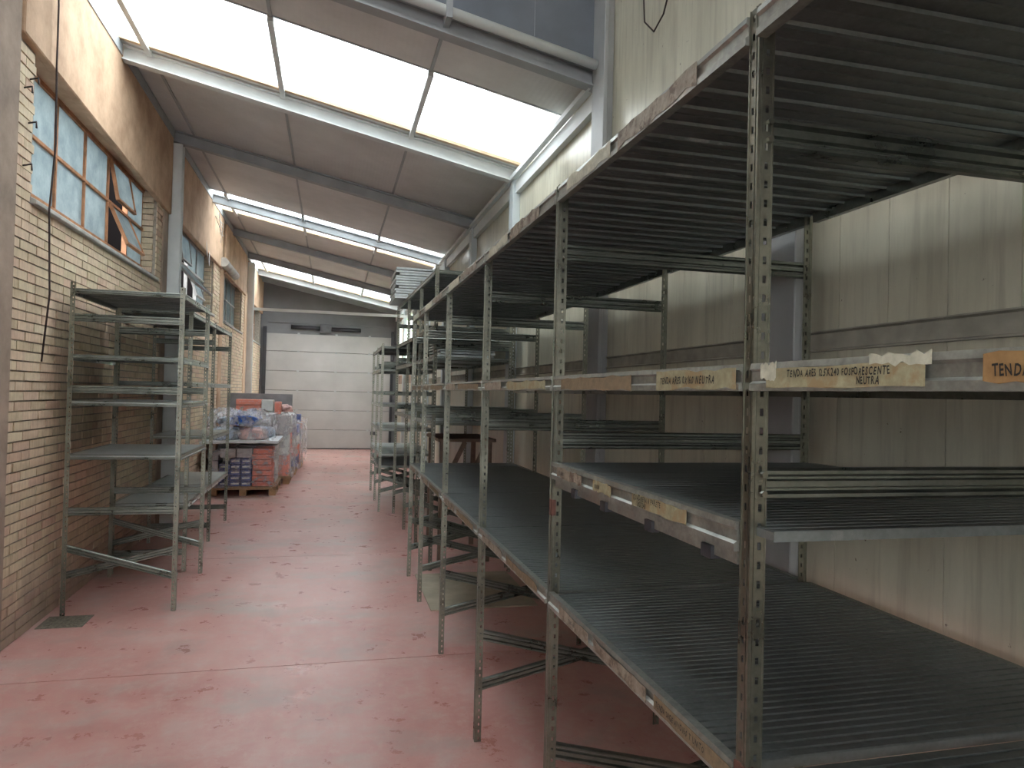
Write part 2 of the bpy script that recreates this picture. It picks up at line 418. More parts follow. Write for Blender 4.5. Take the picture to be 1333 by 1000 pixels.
XW = -2.03
def window(idx, y0, y1, cols, opened, frame, wide=()):
    root = struct(empty('window_%d' % idx, (0, 0, 0)))
    zb, zm, zt = 2.885, 3.30, WZ1-.005
    ys_ = [y0+(y1-y0)*i/cols for i in range(cols+1)] if idx != 1 else [5.155, 5.93, 6.56, 7.19, 7.82, 8.44]
    f = MB().box(XW-.03, XW+.02, y0, y1, zt-.03, zt+.02).box(XW-.03, XW+.02, y0, y1, zb-.02, zb+.025)
    f.box(XW-.029, XW+.019, y0, y1, zm-.012, zm+.012)
    for y in ys_: f.box(XW-.028, XW+.018, max(y0, y-.013), min(y1, y+.013), zb+.02, zt-.02)
    f.obj('window_frame', M[frame], root)
    skip = set()
    for c, row, wd, dx in opened:
        for q in range(wd): skip.add((c+q, row))
        za, zb_ = ((zb+.03, zm-.015) if row == 0 else (zm+.015, zt-.035))
        sash_pane(root, ys_[c]+.015, ys_[c+wd]-.015, za, zb_, XW+.02, dx, frame)
    for c in range(cols):
        for row in (0, 1):
            if (c, row) in skip: continue
            za, zb_ = ((zb+.02, zm-.01) if row == 0 else (zm+.01, zt-.03))
            MB().box(XW-.006, XW, ys_[c]+.01, ys_[c+1]-.01, za, zb_).obj('pane', M['glass'], root)
    o = MB().extrude([(-2.09, WZ0-.035), (XL+.035, WZ0-.035), (XL+.035, WZ0-.004), (-2.01, 2.872), (-2.09, 2.872)], (0, y0-.02, 0), (0, y1+.02, 0), (1, 0, 0), (0, 0, 1)).obj('window_sill', M['sill'], root); bev(o, .006)
    return root
window(1, 5.155, 8.44, 5, [(3, 0, 1, .16), (3, 1, 1, .07)], 'winframe')
window(2, 9.50, 12.28, 4, [(0, 0, 2, .33), (1, 1, 1, .05), (2, 0, 1, .12)], 'winframe_grey')
window(3, 13.55, 16.0, 4, [], 'winframe_grey')
window(4, 17.55, 19.9, 4, [], 'winframe')
struct(MB().box(-4.0, -3.7, 5.5, 24, -.15, 3.6).box(-4.6, -4.0, 11.5, 34, -.15, 8.5).obj('added_shade_screen', M['shade']))  # added black screen, makes the gaps at the open sashes look dark

# ------------------------------------------------------------------ right wall: ribbed sandwich panels
wr = struct(empty('wall_right'))
PW = .2325
def panels(y0, y1, z0, z1, pw, off=0.):
    k = math.floor((y0-off)/pw)
    while off+k*pw < y1:
        a = max(off+k*pw, y0)+.0010; b = min(off+(k+1)*pw, y1)-.0010
        if b-a > .02: yield a, b
        k += 1
cache = {}
def wpanel(a, b, z0, z1):
    key = (round(b-a, 3), round(z1-z0, 3))
    if key not in cache: cache[key] = MB().extrude([(0, .004), (.0004, 0), (b-a-.0004, 0), (b-a, .004), (b-a, .03), (0, .03)], (0, 0, 0), (0, 0, z1-z0), (0, 1, 0), (1, 0, 0)).mesh('wall_panel', M['wallpanel'])
    link('wall_panel', cache[key], wr, (XR, a, z0))
OPY0, OPY1, OPZ0, OPZ1 = 16.2, 19.4, 2.05, 3.5
for a, b in panels(-1.0, YE, 0, 1.8, PW*2, 1.722): wpanel(a, b, 0, 1.83)
for a, b in panels(-1.0, 16.2, 1.83, 2.5, PW, 1.722): wpanel(a, b, 1.83, 2.5)
for a, b in panels(-1.0, YN, 2.5, 5.3, PW*4, 3.52): wpanel(a, b, 2.5, 5.3)
for a, b in panels(YN, 16.2, 2.5, 3.95, PW*4, 3.52): wpanel(a, b, 2.5, 3.95)
for a, b in panels(19.4, YE, 1.83, 3.95, PW*4, 19.4): wpanel(a, b, 1.83, 3.95)
core = MB().box(XR+.03, XR+.09, -6, 16.2, -.1, 5.4).box(XR+.03, XR+.09, 16.2, YE+.1, -.1, OPZ0).box(XR+.03, XR+.09, 16.2, OPY1, OPZ1, 4.4).box(XR+.03, XR+.09, OPY1, YE+.1, OPZ0, 4.4)
core.box(XR, XR+.03, 16.2, 19.4, 1.83, OPZ0).box(XR, XR+.03, 16.2, 19.4, OPZ1, 4.0).box(XR, XR+.03, -6, -1, 0, 5.4)
core.obj('panel_backing', M['pillar'], wr)  # backing added behind the panel joints to keep daylight from leaking in
for a, b in ((-.9, 2.33), (2.55, 4.36), (4.58, 6.75), (6.95, 8.9), (9.1, 11.1), (11.3, 13.2), (13.4, 15.5)):
    MB().extrude([(0, 0), (0, .04), (-.025, .04), (-.025, .035), (-.008, .03), (-.008, -.025), (-.025, -.03), (-.025, -.035), (0, -.035)], (XR, a, 1.84), (XR, b, 1.84), (1, 0, 0), (0, 0, 1)).obj('wall_rail', M['rail'], wr)
for y, zt in ((.3, 5.3), (2.44, 5.3), (4.47, 5.3), (6.85, 3.80), (9.0, 3.8), (11.2, 3.8), (13.3, 3.8), (15.6, 3.8), (17.6, 3.8)):
    c = MB().box(XR-.075, XR, y-.075, y+.075, 0, zt if y > 4.5 else zt)
    if y < 4.6: c.box(XR-.080, XR-.05, y-.11, y+.11, 0, zt)
    o = c.obj('column', M['column'] if y < 6 else M['column_light'], wr); bev(o, .004)
# gutter and rails at the head of the wall
MB().box(XR-.05, XR, 4.6, YE, 3.60, 3.72).obj('head_channel', M['beam_white'], wr)
MB().box(XR-.10, XR-.05, 4.6, YE, 3.73, 3.77).obj('head_rail', M['beam_white'], wr)
MB().tube([(XR-.02, 3.9, 4.05), (XR-.03, 3.85, 3.82), (XR-.03, 3.72, 3.70), (XR-.03, 3.60, 3.74), (XR-.02, 3.45, 4.0), (XR-.02, 3.4, 4.3)], .005, 5).obj('wire', M['cable'], wr)

# ------------------------------------------------------------------ end wall and sectional door
wb = struct(empty('wall_back'))
MB().box(-2.2, -1.74, YE, YE+.15, 0, 4.7).box(1.60, 1.85, YE, YE+.15, 0, 4.7).box(-1.74, 1.60, YE, YE+.15, 3.12, 4.7).obj('wall_sheet', M['endwall'], wb)
MB().box(-1.7, 1.6, YE-.04, YE, 3.42, 3.46).obj('ledge', M['endwall'], wb)
dr = struct(empty('door_1', (0, YE, 0)))
dz = [.02, .53, 1.06, 1.59, 2.12, 2.65, 3.13]
for a, b in zip(dz[:-1], dz[1:]):
    o = MB().box(-1.73, 1.59, -.02, .03, a+.004, b-.004).obj('door_panel', M['door'], dr); bev(o, .006)
    for x in (-.9, .1, 1.0):
        MB().box(x-.03, x+.03, -.032, -.019, b-.03, b+.03).obj('hinge', M['column'], dr)
MB().box(-1.73, 1.59, .03, .05, 0, 3.13).obj('door_backing', M['dark_metal'], dr)
MB().box(-1.82, -1.73, -.08, .0, 0, 3.3).obj('door_track', M['dark_metal'], dr)
MB().box(1.59, 1.66, -.08, .0, 0, 3.3).obj('door_track', M['dark_metal'], dr)
MB().box(-1.73, 1.59, -.03, .02, 0.0, .022).obj('bottom_seal', M['dark_metal'], dr)
MB().box(1.08, 1.22, -.05, -.02, .40, .50).obj('door_handle', M['dark_metal'], dr)
sp = MB().tube([(-1.10, -.08, 3.31), (-.34, -.08, 3.31)], .055, 10).tube([(-.04, -.08, 3.29), (.75, -.08, 3.29)], .055, 10)
sp.obj('torsion_spring', M['dark_metal'], dr, True)
g = MB().box(-.34, -.04, -.12, -.05, 3.18, 3.42); g.tube([(-.19, -.16, 3.3), (-.19, -.05, 3.3)], .11, 14)
bev(g.obj('spring_drum', M['drum'], dr), .004)

# ------------------------------------------------------------------ roof
ce = struct(empty('ceiling'))
JX = (XL-.25, -1.62, -.50, .67, XR+.08)
SKY = ((5.42, 6.70), (11.45, 12.65), (17.2, 18.6))
def roofslab(name, x0, x1, y0, y1, mat, t=.06, dzv=0.):
    s = MB(); pr = [(x0, rz(x0)+dzv), (x1, rz(x1)+dzv), (x1, rz(x1)+dzv+t), (x0, rz(x0)+dzv+t)]
    s.extrude(pr, (0, y0, 0), (0, y1, 0), (1, 0, 0), (0, 0, 1)); return s.obj(name, mat, ce)
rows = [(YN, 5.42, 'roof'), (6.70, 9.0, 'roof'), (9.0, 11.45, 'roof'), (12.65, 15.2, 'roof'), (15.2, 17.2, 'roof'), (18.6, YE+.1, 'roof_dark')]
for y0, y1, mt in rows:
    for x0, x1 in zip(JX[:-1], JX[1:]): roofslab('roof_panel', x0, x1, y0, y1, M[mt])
for y0, y1 in SKY:
    for x0, x1 in zip(JX[:-1], JX[1:]): roofslab('skylight_panel', x0, x1, y0, y1, M['skylight'], .006, .012)
    roofslab('skylight_frame', XL, XR, y1-.02, y1+.03, M['wood_trim'], .06, -.012)
    roofslab('skylight_frame', XL, XR, y0-.03, y0, M['beam'], .055, -.002)
for x in JX[1:-1]:
    prev = YN
    for y0, y1 in SKY:
        MB().box(x-.012, x+.012, prev, y0, rz(x)-.014, rz(x)+.002).obj('joint_strip', M['beam'], ce)
        MB().box(x-.022, x+.022, y0-.02, y1+.12, rz(x)-.045, rz(x)-.002).obj('glazing_bar', M['beam_white'], ce); prev = y1+.12
    MB().box(x-.012, x+.012, prev, YE, rz(x)-.014, rz(x)+.002).obj('joint_strip', M['beam'], ce)
BY = (4.60, 6.86, 8.98, 11.72, 14.1, 16.5, 18.78, 19.9)
for i, y in enumerate(BY):
    s = MB(); xa, xb = XL+.0, XR-.02
    pr = [(-.05, 0), (.05, 0), (.05, .012), (.006, .012), (.006, .118), (.05, .118), (.05, .13), (-.05, .13), (-.05, .118), (-.006, .118), (-.006, .012), (-.05, .012)]
    sd = Vector((0, 1, 0)); up = Vector((0, 0, 1))
    s.extrude([(a, b-.137) for a, b in pr], (xa, y, rz(xa)), (xb, y, rz(xb)), sd, up)
    s.obj('roof_beam', M['beam_white'] if i in (1, 6) else M['beam'], ce)  # paler colour stands in for skylight falling on these two beams
for a, b in zip(BY[:-1], BY[1:]):
    MB().box(XL+.005, XL+.05, a+.06, b-.06, rz(XL)-.12, rz(XL)-.02).obj('wall_plate', M['beam'], ce)
# white tube clamped along the first beam
s = MB().tube([(-1.8, YN-.10, rz(-1.8)-.02), (XR-.08, YN-.10, rz(XR-.08)-.02)], .034, 12)
s.obj('white_pipe', M['beam_white'], ce, True)
for x in (-.9, .66): MB().box(x-.02, x+.02, YN-.15, YN, rz(x)-.08, rz(x)+.03).obj('pipe_clamp', M['beam'], ce)
# bulkhead above the first beam
wf = struct(empty('wall_bulkhead'))
for x0, x1 in ((-1.9, -1.45), (-1.45, -.45), (-.45, .52), (.52, 1.25), (1.25, 1.75)):
    s = MB(); s.extrude([(x0+.002, rz(x0)+.04), (x1-.002, rz(x1)+.04), (x1-.002, 5.4), (x0+.002, 5.4)], (0, YN-.03, 0), (0, YN, 0), (1, 0, 0), (0, 0, 1)); s.obj('wall_panel', M['bulkhead'], wf)
MB().box(-1.9, 1.8, YN, YN+.04, 4.66, 5.45).obj('panel_backing', M['bulkhead'], wf)
# taller bay where the photographer stands: roof with an added skylight, loading opening behind
nb = struct(empty('ceiling_near'))
NSK = (-.95, -.15, 1.4, 4.2)  # unseen roof opening, added to brighten the near bay and left wall
MB().box(-2.1, NSK[0], -6, YN, 5.3, 5.36).box(NSK[1], 1.85, -6, YN, 5.3, 5.36).box(NSK[0], NSK[1], NSK[3], YN, 5.3, 5.36).box(NSK[0], NSK[1], -6, NSK[2], 5.3, 5.36).obj('roof_sheet', M['roof'], nb)
MB().box(NSK[0], NSK[1], NSK[2], NSK[3], 5.33, 5.336).obj('skylight_panel', M['skylight'], nb)
ws = struct(empty('wall_front'))
MB().box(-2.1, -1.8, -6, -5.9, 0, 5.4).box(.3, 1.85, -6, -5.9, 0, 5.4).box(-1.8, .3, -6, -5.9, 4.9, 5.4).obj('wall_sheet', M['wallpanel'], ws)

# steel columns on the left, white tie bar
for y, mt, w in ((9.02, 'beam_white', .06), (17.0, 'beam_white', .09)):  # nearer column's pale colour includes the skylight falling on it
    c = MB().box(XL, XL+.135, y-w, y-w+.012, 0, 4.44).box(XL, XL+.135, y+w-.012, y+w, 0, 4.44).box(XL+.06, XL+.07, y-w+.012, y+w-.012, 0, 4.44)
    c.obj('steel_column', M[mt], wl)
MB().box(XL+.15, XR-.05, 16.97, 17.03, 3.38, 3.44).obj('tie_bar', M['beam_white'], ce)

# ------------------------------------------------------------------ racking kit
def post_mesh(h, key, rot, leg=.030, pitch=.032, mat='post'):
    """slotted steel angle with real slots; the corner is at the origin"""
    s = MB(); t = .002
    n = int(h/pitch); pitch = h/n; w0, w1 = leg*.46, leg*.70; e = pitch*.30
    ca, sa = math.cos(rot), math.sin(rot)
    def T(x, y, z): return (round(x*ca-y*sa, 6), round(x*sa+y*ca, 6), z)
    for d in (0, 1):
        def P(a, b, z): return T(a, b, z) if d == 0 else T(b, a, z)
        for i in range(n):
            z0 = i*pitch; z1 = z0+pitch; h0 = z0+e; h1 = z1-e
            for b in (0, t):
                o = [P(0, b, z0), P(leg, b, z0), P(leg, b, z1), P(0, b, z1)]
                q = [P(w0, b, h0), P(w1, b, h0), P(w1, b, h1), P(w0, b, h1)]
                for k in range(4): s.quad(o[k], o[(k+1) % 4], q[(k+1) % 4], q[k])
        s.quad(P(leg, 0, 0), P(leg, t, 0), P(leg, t, h), P(leg, 0, h))
    # rolled bead down the corner, lips on both edges
    s.box(-1, -1, -1, -1, -1, -1) if False else None
    for (a0, a1, b0, b1) in ((-.0015, .004, -.0015, .004), (leg*.20, leg*.30, -.002, 0), (-.002, 0, leg*.20, leg*.30), (leg*.88, leg*.96, -.0015, 0), (-.0015, 0, leg*.88, leg*.96)):
        c = [T(a0, b0, 0), T(a1, b0, 0), T(a1, b1, 0), T(a0, b1, 0)]
        k = len(s.v); s.v += c+[(x, y, h) for x, y, _ in c]
        for i in range(4): s.f.append((k+i, k+(i+1) % 4, k+4+(i+1) % 4, k+4+i)); s.mi.append(0)
        s.f.append((k+4, k+5, k+6, k+7)); s.mi.append(0)
    me = bpy.data.meshes.new('post'); me.from_pydata(s.v, [], s.f); me.materials.append(M[mat]); return me
PM = {}
def post(root, x, y, h, rot, pitch=.032, mat='post', name='post'):
    k = (round(h, 2), round(rot, 2), pitch, mat)
    if k not in PM: PM[k] = post_mesh(h, k, rot, .030, pitch, mat)
    o = link(name, PM[k], root, (x, y, 0))
    return o

DM = {}
def panel_mesh(dx, dy, mat):
    """ribbed shelf panel: fine grooves on top, deep folded ridges below; ridges run along x"""
    k = (round(dx, 3), round(dy, 3), mat)
    if k in DM: return DM[k]
    n = max(2, int(round(dy/.027))); p = dy/n; top = []
    for i in range(n):
        y = i*p; top += [(y+.0005, -.0075), (y+.0050, -.0075), (y+.0065, 0), (y+p-.001, 0)]
    m_ = max(1, int(round(dy/.083))); q = dy/m_; bot = []
    for i in range(m_):
        y = i*q; bot += [(y, -.017), (y+.004, -.017), (y+.006, -.010), (y+q*.5-.003, -.010), (y+q*.5, -.0125), (y+q*.5+.003, -.010), (y+q-.003, -.010), (y+q-.001, -.017)]
    bot += [(dy, -.017)]
    s = MB(); k0 = 0
    # closed outline swept along x; caps skipped (hidden by the beams)
    prof = [(0, 0)] + top + [(dy, 0)] + list(reversed(bot))
    s.extrude(prof, (0, 0, 0), (dx, 0, 0), (0, 1, 0), (0, 0, 1), cap=False)
    s.box(0, .002, 0, dy, -.015, -.001); s.box(dx-.002, dx, 0, dy, -.015, -.001)
    me = s.mesh('shelf_panel', M[mat]); DM[k] = me; return me

def deck(root, x0, x1, y0, y1, z, n, mat='deck', jit=.0015):
    w = (y1-y0)/n
    for i in range(n):
        me = panel_mesh(x1-x0, w-.003, mat)
        o = link('shelf_panel', me, root, (x0, y0+i*w+.0015, z+random.uniform(-jit, jit)))
        o.rotation_euler = (0, random.uniform(-.002, .002), 0)
CB = [(-.002, .0275), (.006, .0275), (.010, .023), (.010, .017), (.001, .012), (.001, .008), (.008, .005), (.008, -.005), (.001, -.008), (.001, -.012), (.010, -.017), (.010, -.023), (.006, -.0275), (-.002, -.0275), (-.010, -.0275), (-.010, .0275)]
def cross_beam(root, xa, xb, y, z, h=.055, mat='steel', name='cross_beam'):
    k = h/.055
    s = MB().extrude([(a, b*k) for a, b in CB], (xa, y, z), (xb, y, z), (0, -1, 0), (0, 0, 1)); return s.obj(name, M[mat], root)
def brace(root, xa, za, xb, zb, y, mat='steel'):
    d = Vector((xb-xa, 0, zb-za)).normalized(); up = Vector((-d.z, 0, d.x))
    s = MB().extrude([(a, b*.9) for a, b in CB], (xa, y, za), (xb, y, zb), (0, -1, 0), up); return s.obj('brace', M[mat], root)
def side_beam(root, x, y0, y1, ztop, h=.046, sgn=-1, mat='steel'):
    """folded shelf edge running along y; sgn = side it faces"""
    pr = [(0, 0), (.006, 0), (.008, -.010*h/.046), (.003, -.014*h/.046), (.003, -.030*h/.046), (.009, -.034*h/.046), (.009, -h), (-.012, -h), (-.012, 0)]
    s = MB().extrude(pr, (x, y0, ztop), (x, y1, ztop), (sgn, 0, 0), (0, 0, 1)); return s.obj('shelf_beam', M[mat], root)
def bolt(s, x, y, z): s.tube([(x, y, z), (x, y-.006, z)], .006, 6)
def lettering(lines, y, z, hgt, x, slant=0., seed=1):
    """handwritten capitals on a vertical face looking towards -x; returns (verts, faces)"""
    rnd = random.Random(seed); V = []; F = []
    for li, (txt, dy) in enumerate(lines):
        cur = y-dy; zl = z-li*hgt*1.05
        for ch in txt:
            if ch == ' ': cur -= hgt*.36; continue
            cu = bpy.data.curves.new('t', 'FONT'); cu.body = ch; cu.size = hgt*1.25; cu.offset = hgt*.03; cu.resolution_u = 2
            ob = bpy.data.objects.new('t', cu); COL.objects.link(ob)
            dg = bpy.context.evaluated_depsgraph_get(); me = bpy.data.meshes.new_from_object(ob.evaluated_get(dg))
            bpy.data.objects.remove(ob)
            a = rnd.uniform(-.16, .16); sc = rnd.uniform(.88, 1.1); sh = rnd.uniform(-.05, .15); k = len(V); wmx = 0
            for v in me.vertices:
                px, py = v.co.x*.64*sc, v.co.y*sc; px += py*sh
                qx = px*math.cos(a)-py*math.sin(a); qy = px*math.sin(a)+py*math.cos(a); wmx = max(wmx, qx)
                V.append((x, cur-qx, zl+qy+rnd.uniform(0, 0)+slant*(y-cur)))
            F += [tuple(k+i for i in p.vertices) for p in me.polygons]
            bpy.data.meshes.remove(me); cur -= wmx+hgt*.09
    return V, F
def tape(parent, x, ya, yb, z0, z1, mat, lines=None, hgt=.018, ty=None, tz=None, name='tape_label', seed=1, ragged=.004):
    """paper tape stuck on the aisle face of a shelf edge, ya nearer to the eye end of the text start (larger y)"""
    rnd = random.Random(seed+11); n = 9; s = MB(); T = []; B = []
    for i in range(n+1):
        y = ya+(yb-ya)*i/n; T.append((y, z1+rnd.uniform(-ragged, ragged))); B.append((y, z0+rnd.uniform(-ragged, ragged)))
    for i in range(n):
        f = lambda p, xx: (xx, p[0], p[1])
        for xx in (x, x-.0008): s.quad(f(B[i], xx), f(B[i+1], xx), f(T[i+1], xx), f(T[i], xx))
        s.quad(f(T[i], x), f(T[i+1], x), f(T[i+1], x-.0008), f(T[i], x-.0008)); s.quad(f(B[i], x), f(B[i+1], x), f(B[i+1], x-.0008), f(B[i], x-.0008))
    for p, q in ((B[0], T[0]), (B[n], T[n])): s.quad((x, *p), (x, *q), (x-.0008, *q), (x-.0008, *p))
    mats = [M[mat]]
    if lines:
        V, F = lettering(lines, ty, tz, hgt, x-.0016, 0, seed); k = len(s.v); s.v += V
        for f_ in F: s.f.append(tuple(k+i for i in f_)); s.mi.append(1)
        mats.append(M['ink'])
    me = bpy.data.meshes.new(name); me.from_pydata(s.v, [], s.f)
    for m_ in mats: me.materials.append(m_)
    me.polygons.foreach_set('material_index', s.mi)
    return link(name, me, parent)

# ------------------------------------------------------------------ long rack on the right
R1 = tag(empty('long_steel_rack', (.69, 1.07, 0)), 'long galvanised slotted steel rack with handwritten labels, filling the near half of the right wall', 'rack')
class Rel:
    """lets the kit work in world coordinates under a root standing elsewhere"""
def reroot(root):
    inv = Matrix.Translation(-root.location)
    for ch in root.children: ch.location = ch.location - root.location
FX, BX = .69, 1.60
BOLT = MB().tube([(0, 0, 0), (0, -.007, 0)], .006, 6).mesh('bolt', M['post'])
FR = [-.04, 1.07, 2.17, 3.28, 4.42, 5.55, 6.33]
for i, y in enumerate(FR):
    post(R1, FX, y, 2.295, 0)
    o = post(R1, BX+.02, y, 2.295, math.pi/2)
    for z in (2.08, 1.478): cross_beam(R1, FX+.03, BX, y+.012, z)
    brace(R1, FX+.01, .495, BX, .265, y+.014); brace(R1, FX+.01, .245, BX, .44, y+.036)
    for z in (2.095, 2.065, 1.495, 1.462):
        for bx_ in (FX+.022, BX): link('bolt', BOLT, R1, (bx_, y, z))
for a, b in zip(FR[:-1], FR[1:]):
    n = max(3, int(round((b-a)/.275)))
    for z, e in ((2.287, .0), (1.682, .0), (1.0, .0)):
        if z == 1.0 and abs(b-2.17) < .01: deck(R1, FX+.012, BX+.01, a+.02, b-.025, z, n)
        else: deck(R1, FX+.012, BX+.01, a+.004, b-.004, z-.004, n)
        sb = side_beam(R1, FX, a+.030, b-.002, z, .046 if z != 2.287 else .05, -1, 'beam_worn')
        side_beam(R1, BX+.012, a+.0, b-.030, z, .046, 1, 'steel')
        x = FX-.0095
        rnd = random.Random(int(a*100)+int(z*10))
        if z == 1.682:
            if abs(b-1.07) < .01:
                tape(sb, x, 1.018, .700, 1.641, 1.672, 'tape', [('TENDA ARES 125X240 FOSFORESCENTE', .055), ('NEUTRA', .205)], .0118, 1.018, 1.6575, seed=5, ragged=.0015)
                tape(sb, x-.0003, .79, .690, 1.669, 1.682, 'tape_white', None, seed=9)
                tape(sb, x-.0003, 1.034, .992, 1.655, 1.680, 'tape_white', None, seed=10)
                tape(sb, x, .622, .45, 1.645, 1.676, 'tape_orange', [('TENDA', .012)], .014, .622, 1.652, seed=6, ragged=.003)
            elif abs(b-2.17) < .01:
                tape(sb, x, 2.08, 1.555, 1.638, 1.672, 'tape_brown', None, seed=3)
                tape(sb, x, 1.42, 1.108, 1.640, 1.674, 'tape', [('TENDA ARES 0X160 NEUTRA', .02)], .0165, 1.42, 1.650, seed=4)
            else:
                tape(sb, x, b-.08, b-.40, 1.64, 1.672, 'tape_pink', None, seed=int(b*10))
                tape(sb, x, b-.50, a+.08, 1.642, 1.670, 'tape_brown' if rnd.random() < .5 else 'tape', None, seed=int(b*10)+1)
        elif z == 1.0:
            if abs(b-2.17) < .01:
                tape(sb, x, 1.40, 1.10, .962, .992, 'tape_brown', [('TENDA SAGE AVIO160 T UNITO', .01)], .0135, 1.40, .971, seed=8, ragged=.002)
                tape(sb, x, 2.05, 1.80, .958, .99, 'tape_pink', [('TEND ARI', .09)], .012, 2.05, .968, seed=12)
                tape(sb, x, 1.76, 1.44, .958, .988, 'tape_brown', [('VELA SOFIA', .01)], .012, 1.76, .966, seed=13) if False else tape(sb, x, 1.76, 1.44, .958, .988, 'tape_pink', None, seed=13)
            else:
                tape(sb, x, b-.1, b-.48, .958, .99, 'tape_pink', None, seed=int(b*10)+2)
                tape(sb, x, b-.56, a+.12, .96, .988, 'tape_brown' if rnd.random() < .5 else 'tape_pink', None, seed=int(b*10)+3)
        else:
            tape(sb, x, b-.10, b-.45, z-.046, z-.008, 'tape_white', None, seed=int(b*10)+4, ragged=.007)
            tape(sb, x, b-.5, a+.2, z-.044, z-.006, 'tape_pink', None, seed=int(b*10)+5, ragged=.007)
# extra shelf in the second bay at chest height
deck(R1, FX+.012, BX+.01, 1.02, 2.165, 1.408, 4)
sb = side_beam(R1, FX, 1.106, 2.168, 1.41, .052, -1, 'beam_worn'); side_beam(R1, BX+.012, 1.02, 2.13, 1.41, .046, 1)
tape(sb, FX-.0095, 1.535, 1.275, 1.372, 1.401, 'tape', [('QUADRIERA A PARETE', .008), ('100X240', .03)], .0135, 1.535, 1.388, seed=21, ragged=.002)
tape(sb, FX-.0095, 1.79, 1.665, 1.372, 1.398, 'tape', [('100X80', .012)], .012, 1.79, 1.379, seed=22)
tape(sb, FX-.0095, 2.10, 1.88, 1.372, 1.40, 'tape_pink', [('QUADRI', .02)], .012, 2.10, 1.380, seed=23)
MB().box(FX-.002, FX+.02, 1.106, 2.14, 1.336, 1.357).obj('under_rail', M['beam_worn'], R1)
for y in (1.45, 1.72, 1.95, 1.20): MB().box(FX-.009, FX+.01, y-.018, y+.018, 1.328, 1.352).obj('clip', M['dark_metal'], R1)
# rust-coloured tape near the foot of the near post
MB().box(FX-.0045, FX+.012, 1.066, 1.10, .975, 1.005).obj('red_tape', M['rust'], R1)
MB().box(FX-.0045, FX+.010, 2.166, 2.19, 1.24, 1.29).obj('red_tape', M['rust'], R1)
reroot(R1)

# ------------------------------------------------------------------ generic rack builder
def rack(name, label, loc, x0, x1, frames, h, shelves, crossz, braces=True, mat='deck', pitch=.032, edge='steel', group=None, rz_=0., cat='rack', dn=.29):
    """x0 = aisle side, x1 = wall side, all relative to loc; shelves: (z, first bay, last bay, material)"""
    root = tag(empty(name, loc, rz_), label, cat, group)
    s = 1 if x1 > x0 else -1
    for y in frames:
        post(root, x0, y, h, 0 if s > 0 else math.pi/2, pitch)
        post(root, x1, y, h, math.pi/2 if s > 0 else 0, pitch)
        for z in crossz: cross_beam(root, min(x0, x1)+.004, max(x0, x1)-.004, y+.012, z)
        if braces:
            xa, xb = min(x0, x1), max(x0, x1)
            brace(root, xa, .475, xb, .245, y+.014); brace(root, xa, .27, xb, .445, y+.036)
    for z, a, b, mt in shelves:
        for i in range(a, b+1):
            y0, y1 = frames[i], frames[i+1]
            deck(root, min(x0, x1)+.012, max(x0, x1)-.012, y0+.004, y1-.004, z-.003, max(2, int(round((y1-y0)/dn))), mt)
            side_beam(root, x0, y0+.030, y1-.002, z, .042, -s, edge); side_beam(root, x1, y0+.030, y1-.002, z, .042, s, edge)
            cross_beam(root, min(x0, x1)+.01, max(x0, x1)-.01, y0+.010, z-.018, .036, edge, 'shelf_end'); 
    return root

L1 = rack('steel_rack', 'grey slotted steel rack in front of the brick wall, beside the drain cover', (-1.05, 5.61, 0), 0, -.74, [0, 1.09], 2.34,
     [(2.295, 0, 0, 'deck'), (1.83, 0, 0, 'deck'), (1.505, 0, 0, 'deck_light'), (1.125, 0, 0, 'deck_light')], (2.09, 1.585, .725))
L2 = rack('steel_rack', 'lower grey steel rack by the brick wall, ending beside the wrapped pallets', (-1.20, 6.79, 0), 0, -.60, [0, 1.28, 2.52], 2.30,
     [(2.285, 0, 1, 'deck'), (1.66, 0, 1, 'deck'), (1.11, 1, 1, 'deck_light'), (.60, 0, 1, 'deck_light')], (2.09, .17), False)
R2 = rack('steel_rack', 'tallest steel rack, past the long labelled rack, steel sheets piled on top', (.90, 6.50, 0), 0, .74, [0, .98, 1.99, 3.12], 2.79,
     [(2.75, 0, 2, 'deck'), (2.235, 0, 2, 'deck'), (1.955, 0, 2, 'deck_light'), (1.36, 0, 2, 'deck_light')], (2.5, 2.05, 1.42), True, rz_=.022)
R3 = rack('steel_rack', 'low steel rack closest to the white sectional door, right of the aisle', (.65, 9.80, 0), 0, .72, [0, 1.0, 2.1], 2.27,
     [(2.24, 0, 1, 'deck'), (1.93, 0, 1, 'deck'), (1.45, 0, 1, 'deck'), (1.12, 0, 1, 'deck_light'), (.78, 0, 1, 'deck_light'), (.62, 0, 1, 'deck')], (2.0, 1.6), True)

# ------------------------------------------------------------------ loose things on the racks
ORD = ['bottom', 'second', 'third', 'fourth', 'fifth', 'sixth', 'seventh', 'eighth', 'ninth', 'tenth', 'eleventh', 'twelfth']
def nth(i, n):
    return 'topmost' if i == n-1 else ('lowest' if i == 0 else ORD[i]+' from the bottom')
def jitter_pile(name, lab, cat, group, x0, x1, y0, y1, z0, n, step, mat, amp):
    for i in range(n):
        t = step*.78; w = y1-y0
        s = MB().extrude([(0, 0), (w, 0), (w, t), (w-.03, t), (w-.04, t*.6), (.04, t*.6), (.03, t), (0, t)], (x0, 0, 0), (x1, 0, 0), (0, 1, 0), (0, 0, 1))
        o = s.obj(name, M[mat]); o.location = (random.uniform(-amp, amp), y0+random.uniform(-amp, amp)*.6, z0+i*step)
        tag(o, lab+', '+nth(i, n), cat, group)
jitter_pile('spare_steel_sheet', 'ribbed steel sheet piled on top of the tallest rack', 'metal sheet', 'shelf panels piled on the tallest rack', .74, 1.52, 8.75, 9.55, 2.76, 12, .032, 'stack', .03)
